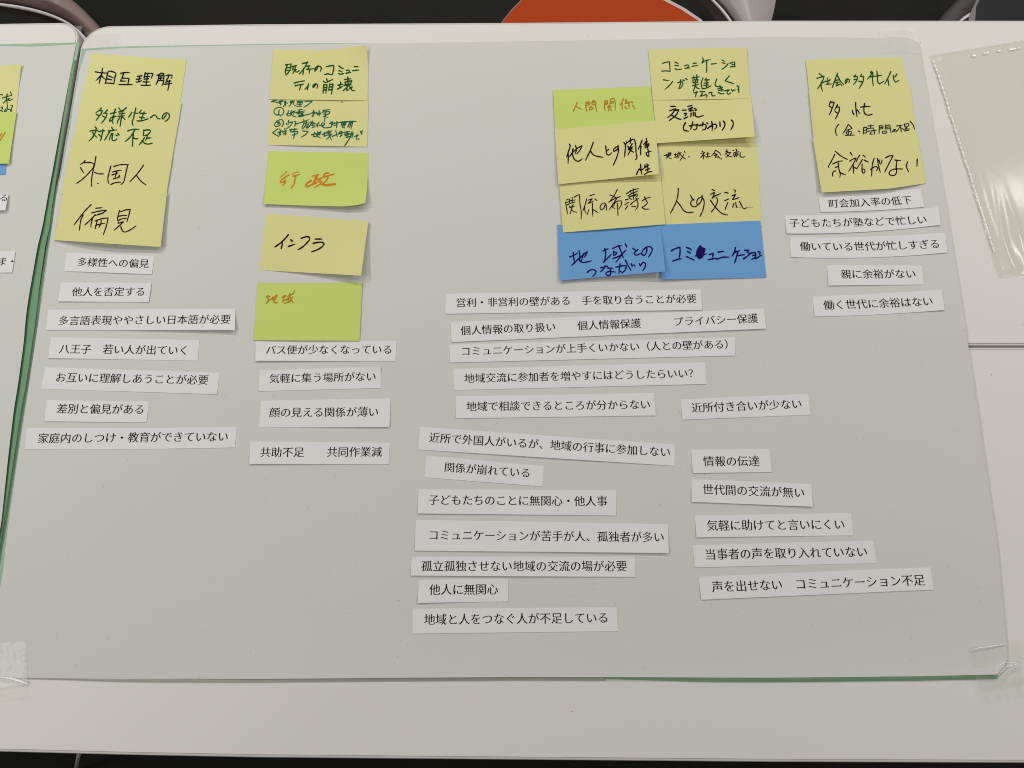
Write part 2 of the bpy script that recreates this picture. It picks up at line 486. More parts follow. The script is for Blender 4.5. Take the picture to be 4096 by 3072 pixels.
def z_paper(u, v):
    bot = sm(.03, .45, u)*(2.4+1.1*sm(.55, .95, u))
    z = 1.5 + bot*max(0, (v-.90)/.10)**2
    z += 2.6*max(0, (u-.945)/.055)**1.6*sm(.08, .45, v)*(1-.25*sm(.8, 1, v))
    z += 1.4*max(0, (u-.93)/.07)**2*max(0, (.06-v)/.06)
    return z*.001
paper = Coons(
    Q('344,202 480,193 800,184 1024,180 1310,176 2048,166 2700,154 3072,148 3400,150 3520,152 3580,147 3640,153 3676,172'),
    Q('3676,172 3700,300 3735,500 3778,768 3838,1150 3896,1536 3951,1920 3990,2184 4010,2400 4024,2560 4029,2652 3988,2698'),
    Q('-75,2702 0,2709 106,2711 463,2716 755,2715 768,2712 790,2716 1024,2716 1487,2712 2048,2708 2560,2709 3072,2711 3674,2705 3988,2698'),
    Q('344,202 318,283 299,379 285,480 245,700 227,768 170,1180 116,1536 60,1906 28,2138 9,2304 -30,2500 -75,2702'), z_paper)
poster = paper.build('poster_paper', M_PAPER, 90, 64)
tag(poster, 'large sheet of white poster paper covering most of the right-hand tables', 'poster paper')

gb = Coons(
    Q('330,195 348,193 480,186 1024,176 1300,173 2048,175 3072,160 3660,180'),
    Q('3660,180 3755,768 3875,1536 3985,2400 3995,2690'),
    Q('-100,2700 0,2706 463,2712 1024,2712 1487,2708 2048,2705 2560,2706 3072,2708 3500,2706 3850,2702 3985,2696'),
    Q('330,195 315,262 284,440 262,560 240,700 219,768 163,1130 95,1536 44,1850 7,2138 -12,2304 -100,2708'), lambda u, v: .0007)
gv = gb.build('green_backing_sheet', M_PALE, 60, 44)
tag(gv, 'pale green backing sheet showing as a thin rim round the large poster', 'backing sheet')
# its front edge: a grey-olive turned-down rim at the left, curling up into a green lip towards the right
def lip(x0, x1, wfun, hfun, m, nm, label, n=44):
    V, F = [], []
    for i in range(n+1):
        x = x0+(x1-x0)*i/n; t = i/n
        ye = paper_bottom(x)-1.5; h, wd = hfun(t), wfun(t)
        for k in range(6):
            a = k/5; V.append(B(x, ye+wd*a, .0009+h*math.cos(a*math.pi/2)))
    for i in range(n):
        F += [(i*6+k, i*6+k+1, (i+1)*6+k+1, (i+1)*6+k) for k in range(5)]
    o = link(nm, V, F, m, gv, smooth=True); o['label'] = label
def paper_bottom(x):
    pb = paper.b
    for (ax, ay), (bx, by) in zip(pb, pb[1:]):
        if ax <= x <= bx: return ay+(by-ay)*(x-ax)/(bx-ax)
    return pb[-1][1]
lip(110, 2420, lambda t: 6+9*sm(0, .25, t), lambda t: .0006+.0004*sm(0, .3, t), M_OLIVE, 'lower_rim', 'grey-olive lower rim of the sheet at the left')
lip(2300, 3990, lambda t: 7+12*sm(0, .35, t), lambda t: .0012+.0022*sm(.1, .6, t), M_GREEN, 'curled_lip', 'deep green curled front lip, thickest at the right')

def z_left(u, v):
    return (1.5 + 4.2*max(0, (u-.72)/.28)**2*sm(.03, .22, v))*.001
lp = Coons(
    Q('-620,196 -200,190 0,184 130,187 304,178'),
    Q('304,178 295,222 277,315 247,480 207,700 194,768 169,911 150,985 125,1129 111,1208 100,1300 95,1370 72,1536 55,1642 32,1832 5,2091 -110,2702'),
    Q('-1200,2700 -600,2705 -110,2702'), Q('-620,196 -900,1400 -1200,2700'), z_left)
lpo = lp.build('poster_paper', M_PAPER, 40, 60)
tag(lpo, 'white poster paper on the left-hand tables, cut off by the picture edge', 'poster paper')
lg = Coons(
    Q('-630,180 -200,178 0,176 130,174 318,169'),
    Q('318,169 306,240 262,460 226,700 217,768 197,907 155,1092 139,1300 104,1536 69,1721 30,1990 5,2161 -95,2712'),
    Q('-1210,2712 -600,2714 -95,2712'), Q('-630,180 -910,1400 -1210,2712'), lambda u, v: .0007)
lgo = lg.build('green_backing_sheet', M_PALE, 30, 50)
tag(lgo, 'green backing sheet under the left-hand poster, its right edge rolled up', 'backing sheet')
RA = [(0, 293, 240), (0, 247, 480), (0, 207, 700), (0, 194, 768), (0, 169, 911), (0, 150, 985), (0, 125, 1129), (0, 111, 1208), (0, 100, 1300), (0, 72, 1536), (0, 55, 1642), (0, 32, 1832), (0, 5, 2091), (0, -40, 2330)]
RB = [304, 260, 226, 217, 197, 181, 160, 150, 139, 104, 84, 55, 15, -25]
V, F = [], []
fine = []
for i in range(len(RA)-1):
    for s in range(4):
        t = s/4; fine.append((RA[i][1]+(RA[i+1][1]-RA[i][1])*t, RA[i][2]+(RA[i+1][2]-RA[i][2])*t, RB[i]+(RB[i+1]-RB[i])*t))
fine.append((RA[-1][1], RA[-1][2], RB[-1]))
for i, (xa, y, xb) in enumerate(fine):
    h = .0024*sm(0, 12, i)+.0006
    for k in range(9):
        a = k/8; x = xa-8+(xb-xa+8)*a
        V.append(B(x, y, .0009+h*math.sin(a*math.pi*.62)))
for i in range(len(fine)-1):
    F += [(i*9+k, (i+1)*9+k, (i+1)*9+k+1, i*9+k+1) for k in range(8)]
o = link('rolled_edge', V, F, M_ROLL, lgo, smooth=True); o['label'] = 'dark green rolled-up right edge of the sheet'

# ---------------------------------------------------------------- clear tape and plastic sleeve
def film(name, quad, z, m, label, cat, amp=0, nu=24, nv=24, group=None, freq=9, extra=None):
    def zf(u, v):
        x, y = u*freq, v*freq
        e = amp*noise.noise((x, y, quad[0][0]*.01))
        return (z+e+(extra(u, v) if extra else 0))*.001
    o = Patch(quad, zf).build(name, m, nu, nv, single=True)
    for p in o.data.polygons: p.use_smooth = True
    return tag(o, label, cat, group)
G = 'strips of clear tape holding the sheets down'
film('clear_tape', Q('-120,2583 104,2566 108,2735 -120,2770'), 2.6, M_TAPE_SHINY, 'shiny scuffed clear tape over the lower left edge of the large poster', 'tape', .5, group=G)
film('clear_tape', Q('-120,2700 110,2738 110,2795 -120,2812'), 1.5, M_TAPE, 'dull lower piece of clear tape running onto the bare table at bottom left', 'tape', .2, group=G)
film('clear_tape', Q('3880,2598 4110,2560 4130,2785 3925,2815'), 4.9, M_TAPE, 'creased clear tape over the lower right corner of the large poster', 'tape', .5, group=G, extra=lambda u, v: -2.6*sm(.6, .9, u)-2.4*sm(.6, .8, v))
film('clear_tape', Q('338,130 478,122 478,196 334,204'), 2.7, M_TAPE, 'faint clear tape over the top left corner of the large poster', 'tape', .15, group=G)
film('clear_tape', Q('3520,112 3662,112 3680,214 3524,212'), 2.9, M_TAPE, 'faint clear tape over the top right corner of the large poster', 'tape', .2, group=G, extra=lambda u, v: 1.2*sm(.7, 1, u))
film('clear_tape', Q('299,102 328,106 321,134 345,152'), .9, M_TAPE_SHINY, 'short frayed tape end bridging the gap between the two far table corners', 'tape', .3, 10, 10, group=G)
# bright crinkles in the tape at the lower right corner
V, F = [], []
def crease(pts, w, z, h):
    c = catmull(pts, 5); n = len(c); b0 = len(V)
    for i, (x, y) in enumerate(c):
        a, b = c[max(0, i-1)], c[min(n-1, i+1)]; tx, ty = b[0]-a[0], b[1]-a[1]; l = math.hypot(tx, ty) or 1
        nx, ny = -ty/l, tx/l; e = w*.5*(.55+.45*math.sin(math.pi*i/(n-1)))*(1+.35*math.sin(i*2.3))
        V.extend([B(x+nx*e, y+ny*e, z), B(x, y, z+h), B(x-nx*e, y-ny*e, z)])
    for i in range(n-1):
        F.extend([(b0+i*3, b0+i*3+1, b0+i*3+4, b0+i*3+3), (b0+i*3+1, b0+i*3+2, b0+i*3+5, b0+i*3+4)])
crease(Q('p1760,635 p1850,618 p1950,605 p2050,588'), 5, .0056, .0008)
crease(Q('p1965,820 p1990,780 p2055,745'), 5, .0056, .0008)
crease(Q('p1990,855 p2040,800 p2080,775 p2175,770'), 5, .0050, .0009)
crease(Q('p1990,905 p2030,860 p2080,815 p2170,775'), 4, .0044, .0009)
crease(Q('p2060,752 p2110,750 p2170,755'), 4, .0050, .0008)
tp = [o for o in bpy.data.objects if o.get('label', '').startswith('creased clear tape')][0]
link('crease', V, F, M_WELD, tp, smooth=True)
V, F = [], []
crease([(0, 2710), (50, 2716), (108, 2735)], 11, .0030, .0012)
tp = [o for o in bpy.data.objects if o.get('label', '').startswith('shiny scuffed')][0]
link('crease', V, F, M_WELD, tp, smooth=True)

def z_sleeve(u, v):
    low = sm(.50, .92, v)
    e = (.12+2.0*low)*noise.noise((u*5+1.7*v, v*4, 1.3))+low*1.1*noise.noise((u*15, v*6+u*3, 4.1))
    e += .5*math.exp(-((u-.045)/.02)**2)+1.1*low*math.exp(-((u-.085+.02*math.sin(v*9))/.012)**2)+.9*low*math.exp(-((u-.13)/.014)**2)
    return (1.6+max(-1, e)*sm(0, .012, u)*sm(0, .03, v)*sm(0, .03, 1-v))*.001
sl = Patch(Q('3723,222 4660,72 4980,985 3998,1107'), z_sleeve)
so = sl.build('plastic_sleeve', M_SLEEVE, 130, 110, single=True)
for p in so.data.polygons: p.use_smooth = True
tag(so, 'empty clear plastic sleeve lying askew on the table right of the poster', 'plastic sleeve')
def weld(a, b, n, w, seed, gap, nm):
    """a welded seam: a row of small raised blisters along one edge"""
    global V, F
    V, F = [], []; rnd = random.Random(seed); t = 0.01
    while t < .985:
        L = rnd.uniform(.012, .034); s, e = t, min(.99, t+L); t = e+rnd.uniform(.001, gap)
        P = [(a[0]+(b[0]-a[0])*q+rnd.uniform(-2.2, 2.2), a[1]+(b[1]-a[1])*q+rnd.uniform(-1.5, 1.5)) for q in (s, (s+e)/2, e)]
        crease(P, w*rnd.uniform(.7, 1.25), .0021, .0003)
    return link(nm, V, F, M_WELD, so, smooth=True)
weld((3732, 232), (3985, 1025), 60, 7, 3, .006, 'welded_seam')
weld((3880, 222), (4640, 100), 60, 6, 5, .05, 'welded_seam')
V, F = [], []
def border(P, z):
    crease(P, 4, z, .0006)
border([(3723, 222), (3860, 664), (3998, 1107)], .0012)
border([(3723, 222), (4190, 147), (4660, 72)], .0012)
border([(3998, 1107), (4490, 1046), (4980, 985)], .0012)
link('hem', V, F, M_SLEEVE, so, smooth=True)

# ---------------------------------------------------------------- chairs beyond the table
def extrap(p3, t):
    (x0, y0), (x1, y1), (x2, y2) = p3
    a = (1-t)*(1-t*2) ; b = 4*t*(1-t); c = t*(2*t-1)
    return x0*a+x1*b+x2*c, y0*a+y1*b+y2*c
def loft(curves, n=36, t0=-1.6, t1=2.4):
    """surface through photo-measured edges; each edge: (three photo points, height above the carpet)"""
    V, F = [], []
    for pts, z in curves:
        for i in range(n+1):
            t = t0+(t1-t0)*i/n; te = max(-1.2, min(2.0, t)); x, y = extrap(pts, te)
            V.append(B(x, y, z-TABLE_Z))
    w = n+1
    for k in range(len(curves)-1):
        F += [(k*w+i, k*w+i+1, (k+1)*w+i+1, (k+1)*w+i) for i in range(n)]
    return V, F
def slab(P, z0, z1):
    n = len(P); V = [Vector((p.x, p.y, z1)) for p in P]+[Vector((p.x, p.y, z0)) for p in P]
    return V, [tuple(range(n)), tuple(range(n, 2*n))[::-1]]+ring_faces(0, n, n)
def post(root, c, ztop):
    V, F = tube([Vector((c[0], c[1], .03)), Vector((c[0], c[1], ztop))], .024, 14)
    link('post', V, F, M_DKGREY, root, smooth=True)
def chair(label, seat_m, seat_px, seat_z, tray, rim, group='chairs beyond the far table edge'):
    """swivel chair with a shell seat over a dished storage tray"""
    P = [B(x, y, seat_z-TABLE_Z) for x, y in seat_px]
    c = sum(P, Vector())/len(P)
    root = empty('swivel_chair', (c.x, c.y, 0)); tag(root, label, 'chair', group)
    area = sum(P[i-1].x*P[i].y-P[i].x*P[i-1].y for i in range(len(P)))
    if area < 0: P.reverse()
    V, F = slab(P, seat_z-.016, seat_z); link('seat', V, F, seat_m, root)
    R = [p+(p-c).normalized()*(.0012+.0045*sm(.2, .7, (p-c).normalized().x)) for p in P]
    n = len(P); V = [Vector((p.x, p.y, seat_z-.002)) for p in P]+[Vector((p.x, p.y, seat_z+.0015)) for p in R]+[Vector((p.x, p.y, seat_z-.02)) for p in R]
    link('seat_rim', V, ring_faces(0, n, n)+ring_faces(n, 2*n, n), M_RIM, root)
    post(root, (c.x, c.y), seat_z-.017)
    if tray:
        for nm, curves, m in tray:
            V, F = loft(curves); link(nm, V, F, m, root, smooth=True)
    return root
# orange chair
sp = [(2090, 0), (2050, 40), (2013, 86), (1985, 130), (1975, 210), (2010, 330), (2120, 430), (2330, 480), (2560, 460), (2760, 380), (2850, 250), (2840, 150),
      (2792, 82), (2725, 38), (2652, 0), (2560, -40), (2440, -62), (2300, -62), (2180, -42)]
chair('orange seat swivel chair behind the table, wide grey tray on its right', M_ORANGE, sp, .45, [
    ('tray_inner_wall', [([(2795, -4), (2832, 40), (2862, 84)], .10), ([(2838, -4), (2880, 40), (2914, 84)], .155)], M_TRAY),
    ('tray_rim', [([(2838, -4), (2880, 40), (2914, 84)], .155), ([(2846, -4), (2888, 40), (2921, 84)], .160), ([(2853, -4), (2896, 40), (2928, 84)], .155)], M_RIM),
    ('tray_flare', [([(2858, -4), (2901, 40), (2933, 84)], .10), ([(2876, -4), (2912, 40), (2944, 84)], .13), ([(3000, -4), (3005, 40), (3010, 84)], .145), ([(3104, -4), (3096, 40), (3085, 84)], .10)], M_SHELL)], True)
# the chair at the upper left, mostly outside the picture
sp = [(-420, -260), (-560, -100), (-600, 100), (-500, 260), (-260, 300), (-120, 180), (-110, -20), (-190, -200), (-300, -270)]
chair('grey tray of a swivel chair curving in at the top left corner', M_ORANGE, sp, .45, [
    ('tray_inner_wall', [([(-20, 45), (100, 62), (205, 88)], .08), ([(-20, 22), (140, 50), (255, 90)], .15)], M_TRAY),
    ('tray_rim', [([(-20, 22), (140, 50), (255, 90)], .15), ([(-20, 16), (150, 44), (268, 92)], .156), ([(-20, 10), (155, 40), (280, 93)], .15)], M_RIM),
    ('tray_flare', [([(-20, 5), (160, 34), (296, 96)], .09), ([(-20, -40), (190, 5), (335, 100)], .13), ([(235, -12), (300, 36), (370, 104)], .135), ([(283, -5), (345, 50), (400, 110)], .10)], M_TRAY)], True)
# the black chair at the upper right
sp = [(3935, -30), (3905, 30), (3900, 100), (3960, 260), (4150, 330), (4400, 300), (4520, 120), (4480, -80), (4300, -190), (4080, -150)]
chair('black seat swivel chair behind the table at the top right corner', M_BLACK, sp, .45, [
    ('tray_rim', [([(3834, 86), (3862, 62), (3894, 44)], .16), ([(3842, 88), (3872, 68), (3898, 48)], .165)], M_RIM),
    ('tray_flare', [([(3752, 84), (3792, 38), (3834, -6)], .10), ([(3790, 84), (3825, 40), (3868, -6)], .14), ([(3850, 84), (3885, 40), (3930, -6)], .10)], M_DKGREY)], True)
# ---------------------------------------------------------------- sticky notes with handwriting
NG = 'sticky notes on the large poster'
def note(label, m, quad, zf, writings, group=NG):
    p = Coons(*[Q(e) for e in quad.split('|')], zf) if '|' in quad else Patch(Q(quad), zf)
    o = p.build('sticky_note', m, 30, 18)
    tag(o, label, 'sticky note', group)
    for (strokes, ox, oy, sc, w, im) in writings: ink(p, strokes, ox, oy, sc, w, im, o)
    return o
Z = 1.68    # mm: first layer above the table
S4 = 4.9375
# left column
note('yellow note reading 相互理解 in blue-black pen, topmost of the left column', M_YEL, '365,211 472,221 563,229 640,233 746,237|746,237 718,432|321,412 718,432|365,211 321,412', lifts(Z, tl=0, rc=.3),
 [("""205,430 330,450 425,455;342,360 335,440 322,490 275,665;320,490 275,545 218,600;320,490 355,545 400,575;445,445 425,560 395,668;
445,445 470,420 590,445 605,455 585,560 570,668;460,510 555,545;440,570 530,590;405,650 570,660;
700,460 780,445 880,448;765,455 730,550 695,615 812,612;735,555 870,560 860,600 845,690;672,682 780,682 930,682;
1030,520 1120,508;1082,515 1070,570 1060,625;1015,578 1105,565;1008,632 1060,628 1115,605;1190,445 1180,500 1165,545;1185,465 1260,460 1340,462 1330,500 1305,555;
1180,525 1270,518;1165,575 1255,565;1235,490 1225,560 1205,690;1150,630 1270,630;1108,695 1200,697 1295,695;
1500,455 1470,480 1425,500;1490,465 1560,460 1540,495;1460,500 1445,580 1405,680;1460,510 1560,500 1555,560 1530,690 1515,700;1500,510 1490,600;1450,560 1540,550;1440,605 1540,600;
1595,505 1640,495 1715,495 1720,530 1700,560;1655,500 1640,550 1600,595;1625,610 1595,645;1600,630 1690,612;1565,675 1640,670 1715,658;1665,600 1655,700 1635,795""", 340, 200, S4, 23, M_INK_B)])
note('yellow note reading 多様性への対応不足 in green, second in the left column', M_YEL, '326,395 727,410 687,640 281,612', lifts(Z+.4, rc=.9),
 [("""520,160 480,205 415,245;500,210 545,210 520,260 470,325 420,400;415,280 460,300;640,195 600,240 560,270;600,260 635,265 615,330 570,400 515,462;540,312 610,350;
700,270 755,255 815,240;795,180 770,270 745,380 735,420 755,465;760,320 715,350 680,400 685,420 725,400 770,335 830,315;860,155 890,190;1015,150 960,195 900,215;865,235 965,215;870,275 985,260;860,320 975,310;
935,210 915,350 890,515;880,350 845,410 830,460;940,340 985,380;
1120,240 1095,290 1050,345;1200,160 1180,250 1150,370 1130,440 1145,500;1165,255 1235,262;1305,200 1265,255;1290,260 1405,268;1365,240 1325,330 1305,400;1275,340 1370,350;1225,412 1310,410 1445,370;
1490,350 1560,295 1590,300 1630,360 1680,372;1800,290 1770,340 1740,375 1725,365 1735,300 1790,255 1835,260 1865,300 1850,360 1780,425;
395,530 430,560;295,612 380,600 450,600;420,560 400,640 350,730 280,805;345,640 390,700 430,735;455,620 585,605;550,580 535,680 515,760 505,805;470,680 505,715;
725,540 750,585;655,610 740,600 820,590;690,610 640,700 585,790;720,665 690,740 675,785;750,660 735,730 735,790 790,800 825,765;805,690 835,705;845,660 870,690;
1040,610 1140,580 1260,578;1185,580 1120,690 1050,770 985,820;1150,670 1140,780 1132,915;1150,745 1195,765 1240,760;
1360,590 1350,700;1365,600 1470,590 1490,605 1470,650 1420,690 1360,705;1430,690 1420,740 1390,800;1420,755 1495,745;1370,740 1330,810 1265,885;1320,800 1370,850 1440,870 1525,850""", 300, 400, S4, 23, M_INK_G)])
note('yellow note reading 外国人 in thin black pen, third in the left column', M_YEL, '283,598 690,626 662,800 244,775', lifts(Z+.8, rc=1.0),
 [("""395,260 370,290 300,335;370,300 450,295 540,305 570,330 560,390 480,490 350,620 230,708;305,395 365,500;610,180 590,300 545,500 520,680 525,765;585,490 650,515 765,520;
645,705 660,709;905,365 870,500 845,640 865,708;965,375 1060,345 1160,335 1255,340;1240,345 1210,460 1180,600 1150,690 1105,730;935,485 1030,460 1110,452;925,540 1050,505;1020,475 1000,550 985,600;955,620 1085,580;1075,545 1060,580;905,730 990,695 1100,685;
1548,350 1480,450 1380,570 1280,675;1410,545 1460,620 1530,690 1600,738""", 260, 590, S4, 21, M_INK_K)])
note('yellow note reading 偏見 in thin black pen, lowest of the left column, bottom edge lifted', M_YEL, '254,755 668,770 642,988 216,960', lifts(Z+1.2, bm=5.5, br=2.4, rc=2.4),
 [("""665,255 560,360 450,500 370,605;530,430 490,520 465,695;745,315 855,305;680,395 800,365 935,348 860,400 745,440;800,415 870,405;740,425 660,510 555,608;690,500 670,570 660,640;740,535 850,495 960,480 930,620 880,770;770,520 755,600 735,665 750,670;840,520 840,560 800,650;745,610 800,595 900,575;
1160,355 1135,430 1125,500 1140,560;1180,375 1260,345 1350,335;1340,340 1320,430 1285,545;1140,455 1210,440 1280,440;1150,520 1210,495 1275,490;1135,575 1230,545 1160,610 1065,695;1180,625 1200,690 1235,725 1300,710 1440,622""", 210, 760, 4.3203, 18.5, M_INK_K)])
# second column
note('yellow note crowded with small teal handwriting, tucked under the 既存 note', M_YEL, '1084,378 1474,388 1469,587 1067.5,580', lifts(Z, bm=1.4, rc=.5),
 [("""250,112 190,112 125,142 200,145 310,175;290,130 350,150 300,170;315,125 380,122;320,180 330,215 350,190 320,180;300,150 370,140;400,125 430,150 390,255;440,125 440,235;410,165 480,170;540,132 620,128;580,125 560,180 505,245;540,170 600,160 620,220 660,232;535,152 610,142;
690,130 680,200;690,138 800,132 790,190;710,160 770,160;740,135 740,230;675,240 780,235;710,200 770,195;850,135 1005,130 920,200 825,260;1635,148 1645,153;
320,420 240,420 190,370 200,310 270,265 350,270 400,330 390,390 320,450;300,315 290,410;240,420 320,420;
450,405 540,390;500,330 470,440 520,440 600,340;560,330 550,400 590,440 660,462;560,380 640,330 600,410;700,320 790,305;650,375 850,335;740,310 720,420;680,400 830,370;700,350 800,400 700,455 760,460 870,420 960,400 1050,350;720,440 820,420;
1000,380 1100,370;1030,320 1020,460;1060,380 1000,455;1090,390 1210,380;1150,330 1155,440;1110,420 1180,400;1230,325 1380,310;1260,320 1230,370;1250,360 1380,350 1370,380;1240,400 1340,410 1380,370;1300,330 1280,440 1265,560;1240,455 1300,440;1320,473 1330,478;
360,670 390,600 370,530 300,530 220,590 205,650 250,670 330,630;260,580 320,570 260,620 330,610;500,540 490,630;460,600 455,630;520,580 590,570 540,650 450,720;620,560 660,565 640,600 660,620 620,665;640,620 740,590 860,550 930,525;820,520 830,580 780,700 800,710 880,600;840,600 900,590;880,560 870,640 890,720 940,580;900,630 920,640;
1010,550 960,640 920,700;960,570 1090,610;1000,620 1060,600;990,650 1050,640;1000,690 1060,670;1150,580 1090,650;1120,620 1115,680;1150,640 1250,640 1270,600 1220,590 1200,640 1250,690 1410,680;1370,605 1480,590;1430,570 1410,680;1400,570 1450,640;1460,600 1600,585;1530,560 1520,700;1480,640 1530,640;
1610,580 1780,560 1940,560;1650,560 1620,640;1660,600 1730,590;1630,640 1720,620;1690,560 1640,680 1690,700;1700,560 1680,690;1760,680 1800,590;1790,590 1870,550 1830,710;1830,570 1800,690;1860,560 1850,640;
270,720 160,800 290,880;310,720 330,760;270,800 370,760;340,760 290,885;290,790 340,850;370,790 460,760;420,710 440,850;390,830 450,810;520,740 690,720;560,720 540,770;630,710 620,760;550,780 700,770 690,800;620,740 625,840 605,930;580,850 690,820;800,760 920,775 860,840 765,895;
990,845 1080,820;1050,790 1030,880 1080,880 1190,770;1120,780 1100,850 1180,915;1090,840 1190,770 1160,850;1220,835 1300,810;1270,790 1250,880 1320,850;1300,790 1420,760;1350,760 1380,880 1415,955;1330,810 1400,800;1420,830 1310,940;1320,850 1390,840;
1430,880 1510,840;1505,760 1535,885;1550,830 1680,790;1600,770 1570,810;1630,770 1610,880;1590,880 1640,850;1690,790 1800,775;1750,770 1740,880;1680,830 1790,810;1700,860 1780,840;1720,900 1800,880;1810,830 1880,800 1850,900;1850,770 1830,860 1690,1080;1905,880 1990,840 1940,900 1950,940 2005,930;2025,770 2040,800;2065,755 2055,835""", 1060, 380, 5.317, 19, M_INK_T)])
note('yellow note reading 既存のコミュニティの崩壊, top right corner curled up', M_YEL, '1093,198 1180,199 1290,200 1345,196 1410,187 1464,180|1464,180 1470,225 1473,300 1470,402|1076,397 1470,402|1093,198 1076,397', lifts(Z+.5, bm=.7, br=.4, tr=5.5),
 [("""405,490 520,470;440,490 405,600 410,690;515,475 505,560 490,600;425,550 500,540;400,598 510,598;490,600 455,650 415,690;540,520 620,505;560,520 545,590 620,580;600,510 590,580 550,660;600,580 610,630 640,630 675,600;
740,465 850,440;835,435 790,530 680,670;760,560 750,680;810,520 890,505 850,560 880,600 870,655;820,580 970,565;1050,510 1020,580 985,620 985,590 1020,525 1070,515 1110,540 1090,620;
1210,525 1290,510 1360,500 1350,600 1330,685;1180,680 1260,660 1250,675 1335,680;1460,510 1500,545 1545,565;1460,600 1520,630;1450,660 1490,675 1545,662;1605,600 1650,595 1670,610 1645,650;1600,655 1690,640;1765,525 1835,525;1730,605 1850,592;
575,850 670,825 780,805;595,905 680,885 760,870;710,880 695,940 680,985;865,865 840,920 785,975;850,910 835,980;1000,870 980,910 950,945 945,910 975,875 1015,865 1040,900 1025,950;
1150,810 1180,835 1250,820 1335,775;1215,765 1230,805;1160,880 1145,1050;1165,885 1225,880 1215,960 1200,1050;1160,940 1220,935;1160,985 1215,985;1280,870 1255,990;1280,880 1345,865 1330,960 1310,1065;1275,930 1335,920;1265,985 1330,975;
1440,890 1535,870;1495,825 1480,900 1465,960;1430,970 1530,915;1635,730 1630,800;1570,780 1690,765;1590,830 1710,800;1580,830 1590,880;1710,800 1690,860;1590,880 1690,865;1640,790 1640,880;1560,895 1700,880;1640,890 1590,960 1540,1000;1620,920 1615,1000 1650,980;1660,910 1700,960 1730,1000 1775,995;1720,925 1670,960""", 1060, 160, S4, 23, M_INK_G)])
note('lime green note reading 行政 in broad orange strokes, lower right corner curled', M_LIME, '1073,604 1474,611|1474,611 1472,680 1468,760 1461,811|1054,816 1210,822 1374,826 1430,820 1461,811|1073,604 1054,816', lifts(Z, bl=3.2, br=8.0, p=2.8),
 [("""w18 480,470 420,530 355,585;w26 515,540 430,600 355,660 350,690 400,685 460,640 440,700 400,745;w18 585,530 650,490 730,485;w22 600,565 740,530;w27 655,560 635,660 610,740 565,800;
w24 980,565 1110,535;w44 1080,545 1040,640 1000,715;w32 955,655 890,700 850,750 870,770 960,740 1100,675;w25 1050,640 1120,615;w28 1305,505 1240,510 1200,580 1120,620;w26 1180,590 1300,555 1410,525;w30 1290,560 1280,620 1210,700;w22 1200,705 1100,745 1025,795;w44 1125,640 1160,700 1230,740 1330,735 1435,718""", 1050, 590, S4, 24, M_INK_O)])
note('yellow note reading インフラ, tilted, right side standing up', M_YEL, '1067,854 1473.6,884.5 1444,1102.6 1036,1080', lifts(Z, br=9, rc=3.2, p=1.5),
 [("""612,458 560,520 490,590 362,685;500,585 500,640 480,715;655,550 690,560 680,580;620,670 730,630;855,520 930,495 990,495 1010,530 960,600 890,670 790,735;1110,535 1230,535;1070,615 1170,595 1250,600 1275,630 1220,690 1140,735 1045,770""", 1020, 840, 4.608, 25, M_INK_K)])
note('lime green note reading 地域 small in amber at its top left', M_LIME, '1031,1131 1449,1130.5 1438,1363 1013,1361', lifts(Z+.5, bm=1.2, rc=.6),
 [("""300,355 370,345;330,330 335,430;300,475 370,405;375,405 430,375 500,315 480,370 460,415;415,360 425,420 460,465 510,460;445,390 455,420;
590,365 665,335;625,330 620,420;595,435 680,400;690,350 770,310 810,270 815,240;735,290 740,360 765,420 795,465;690,390 720,370 710,410 680,415;635,475 720,440 790,355;700,460 740,440""", 1000, 1110, 4.608, 20, M_INK_A)])
# paired columns, right of centre
note('yellow note reading 地域 社会交流 in small thin pen, under the 交流 note', M_YEL, '2628,552 3024,535 3042,739 2652,760', lifts(Z, lc=.2),
 [("""180,405 250,390;225,375 240,450;225,455 280,400;270,345 275,440 290,465 325,460;240,400 320,350 300,410;300,345 295,400;380,385 440,375;405,370 410,435;390,440 450,420;450,365 520,350;465,335 530,420 605,475;440,400 480,390 465,440 430,455;565,385 540,440 495,500;580,320 595,350;665,430 685,433;
930,315 950,330;905,365 985,345;970,350 940,400 905,440;955,400 955,470;965,395 1000,420;1010,375 1070,370;1045,345 1035,430;1015,435 1090,425;1190,310 1160,360 1115,415;1200,300 1290,370 1300,400;1180,365 1220,380;1170,400 1240,390;1215,395 1185,445 1260,425;1250,430 1280,455;1305,465 1315,475;
1420,290 1410,320;1395,330 1440,320;1430,340 1385,380;1440,350 1500,340 1450,400 1400,440;1420,390 1465,420 1525,430;1540,300 1560,305;1560,350 1555,420 1600,410;1600,280 1620,300;1570,345 1660,330;1610,300 1600,360;1590,375 1570,435;1620,370 1605,430;1640,360 1640,400;1690,350 1680,410 1700,435 1780,425""", 2620, 540, S4, 17, M_INK_K)])
note('yellow note reading 人との交流 in large black pen, above the right blue note', M_YEL, '2646,742 3034,722 3051,905 2660,912', lifts(Z+.35),
 [("""410,365 405,480 360,650 255,855;385,620 450,700 520,800 600,840 710,830;655,500 690,570 735,590 680,600 655,650 680,710 740,725 800,690;880,500 880,560 840,650 785,690 775,640 800,570 870,530 915,590 905,760 840,920;
1080,385 1130,410;1050,480 1130,440 1085,550;1130,510 1250,465;1080,555 1160,500;1170,545 1185,600 1140,730 1060,830;1045,595 1150,740 1280,860 1390,890;1330,440 1395,455;1330,605 1405,570;1390,645 1360,710 1335,785;1510,390 1545,405 1530,440;1470,510 1550,480 1475,590 1610,545;1505,665 1485,735;1545,640 1550,690 1570,735;1620,620 1660,700 1710,765 1755,745;w4 1500,732 1650,736;w4 1765,741 1880,742""", 2630, 680, S4, 21, M_INK_K)])
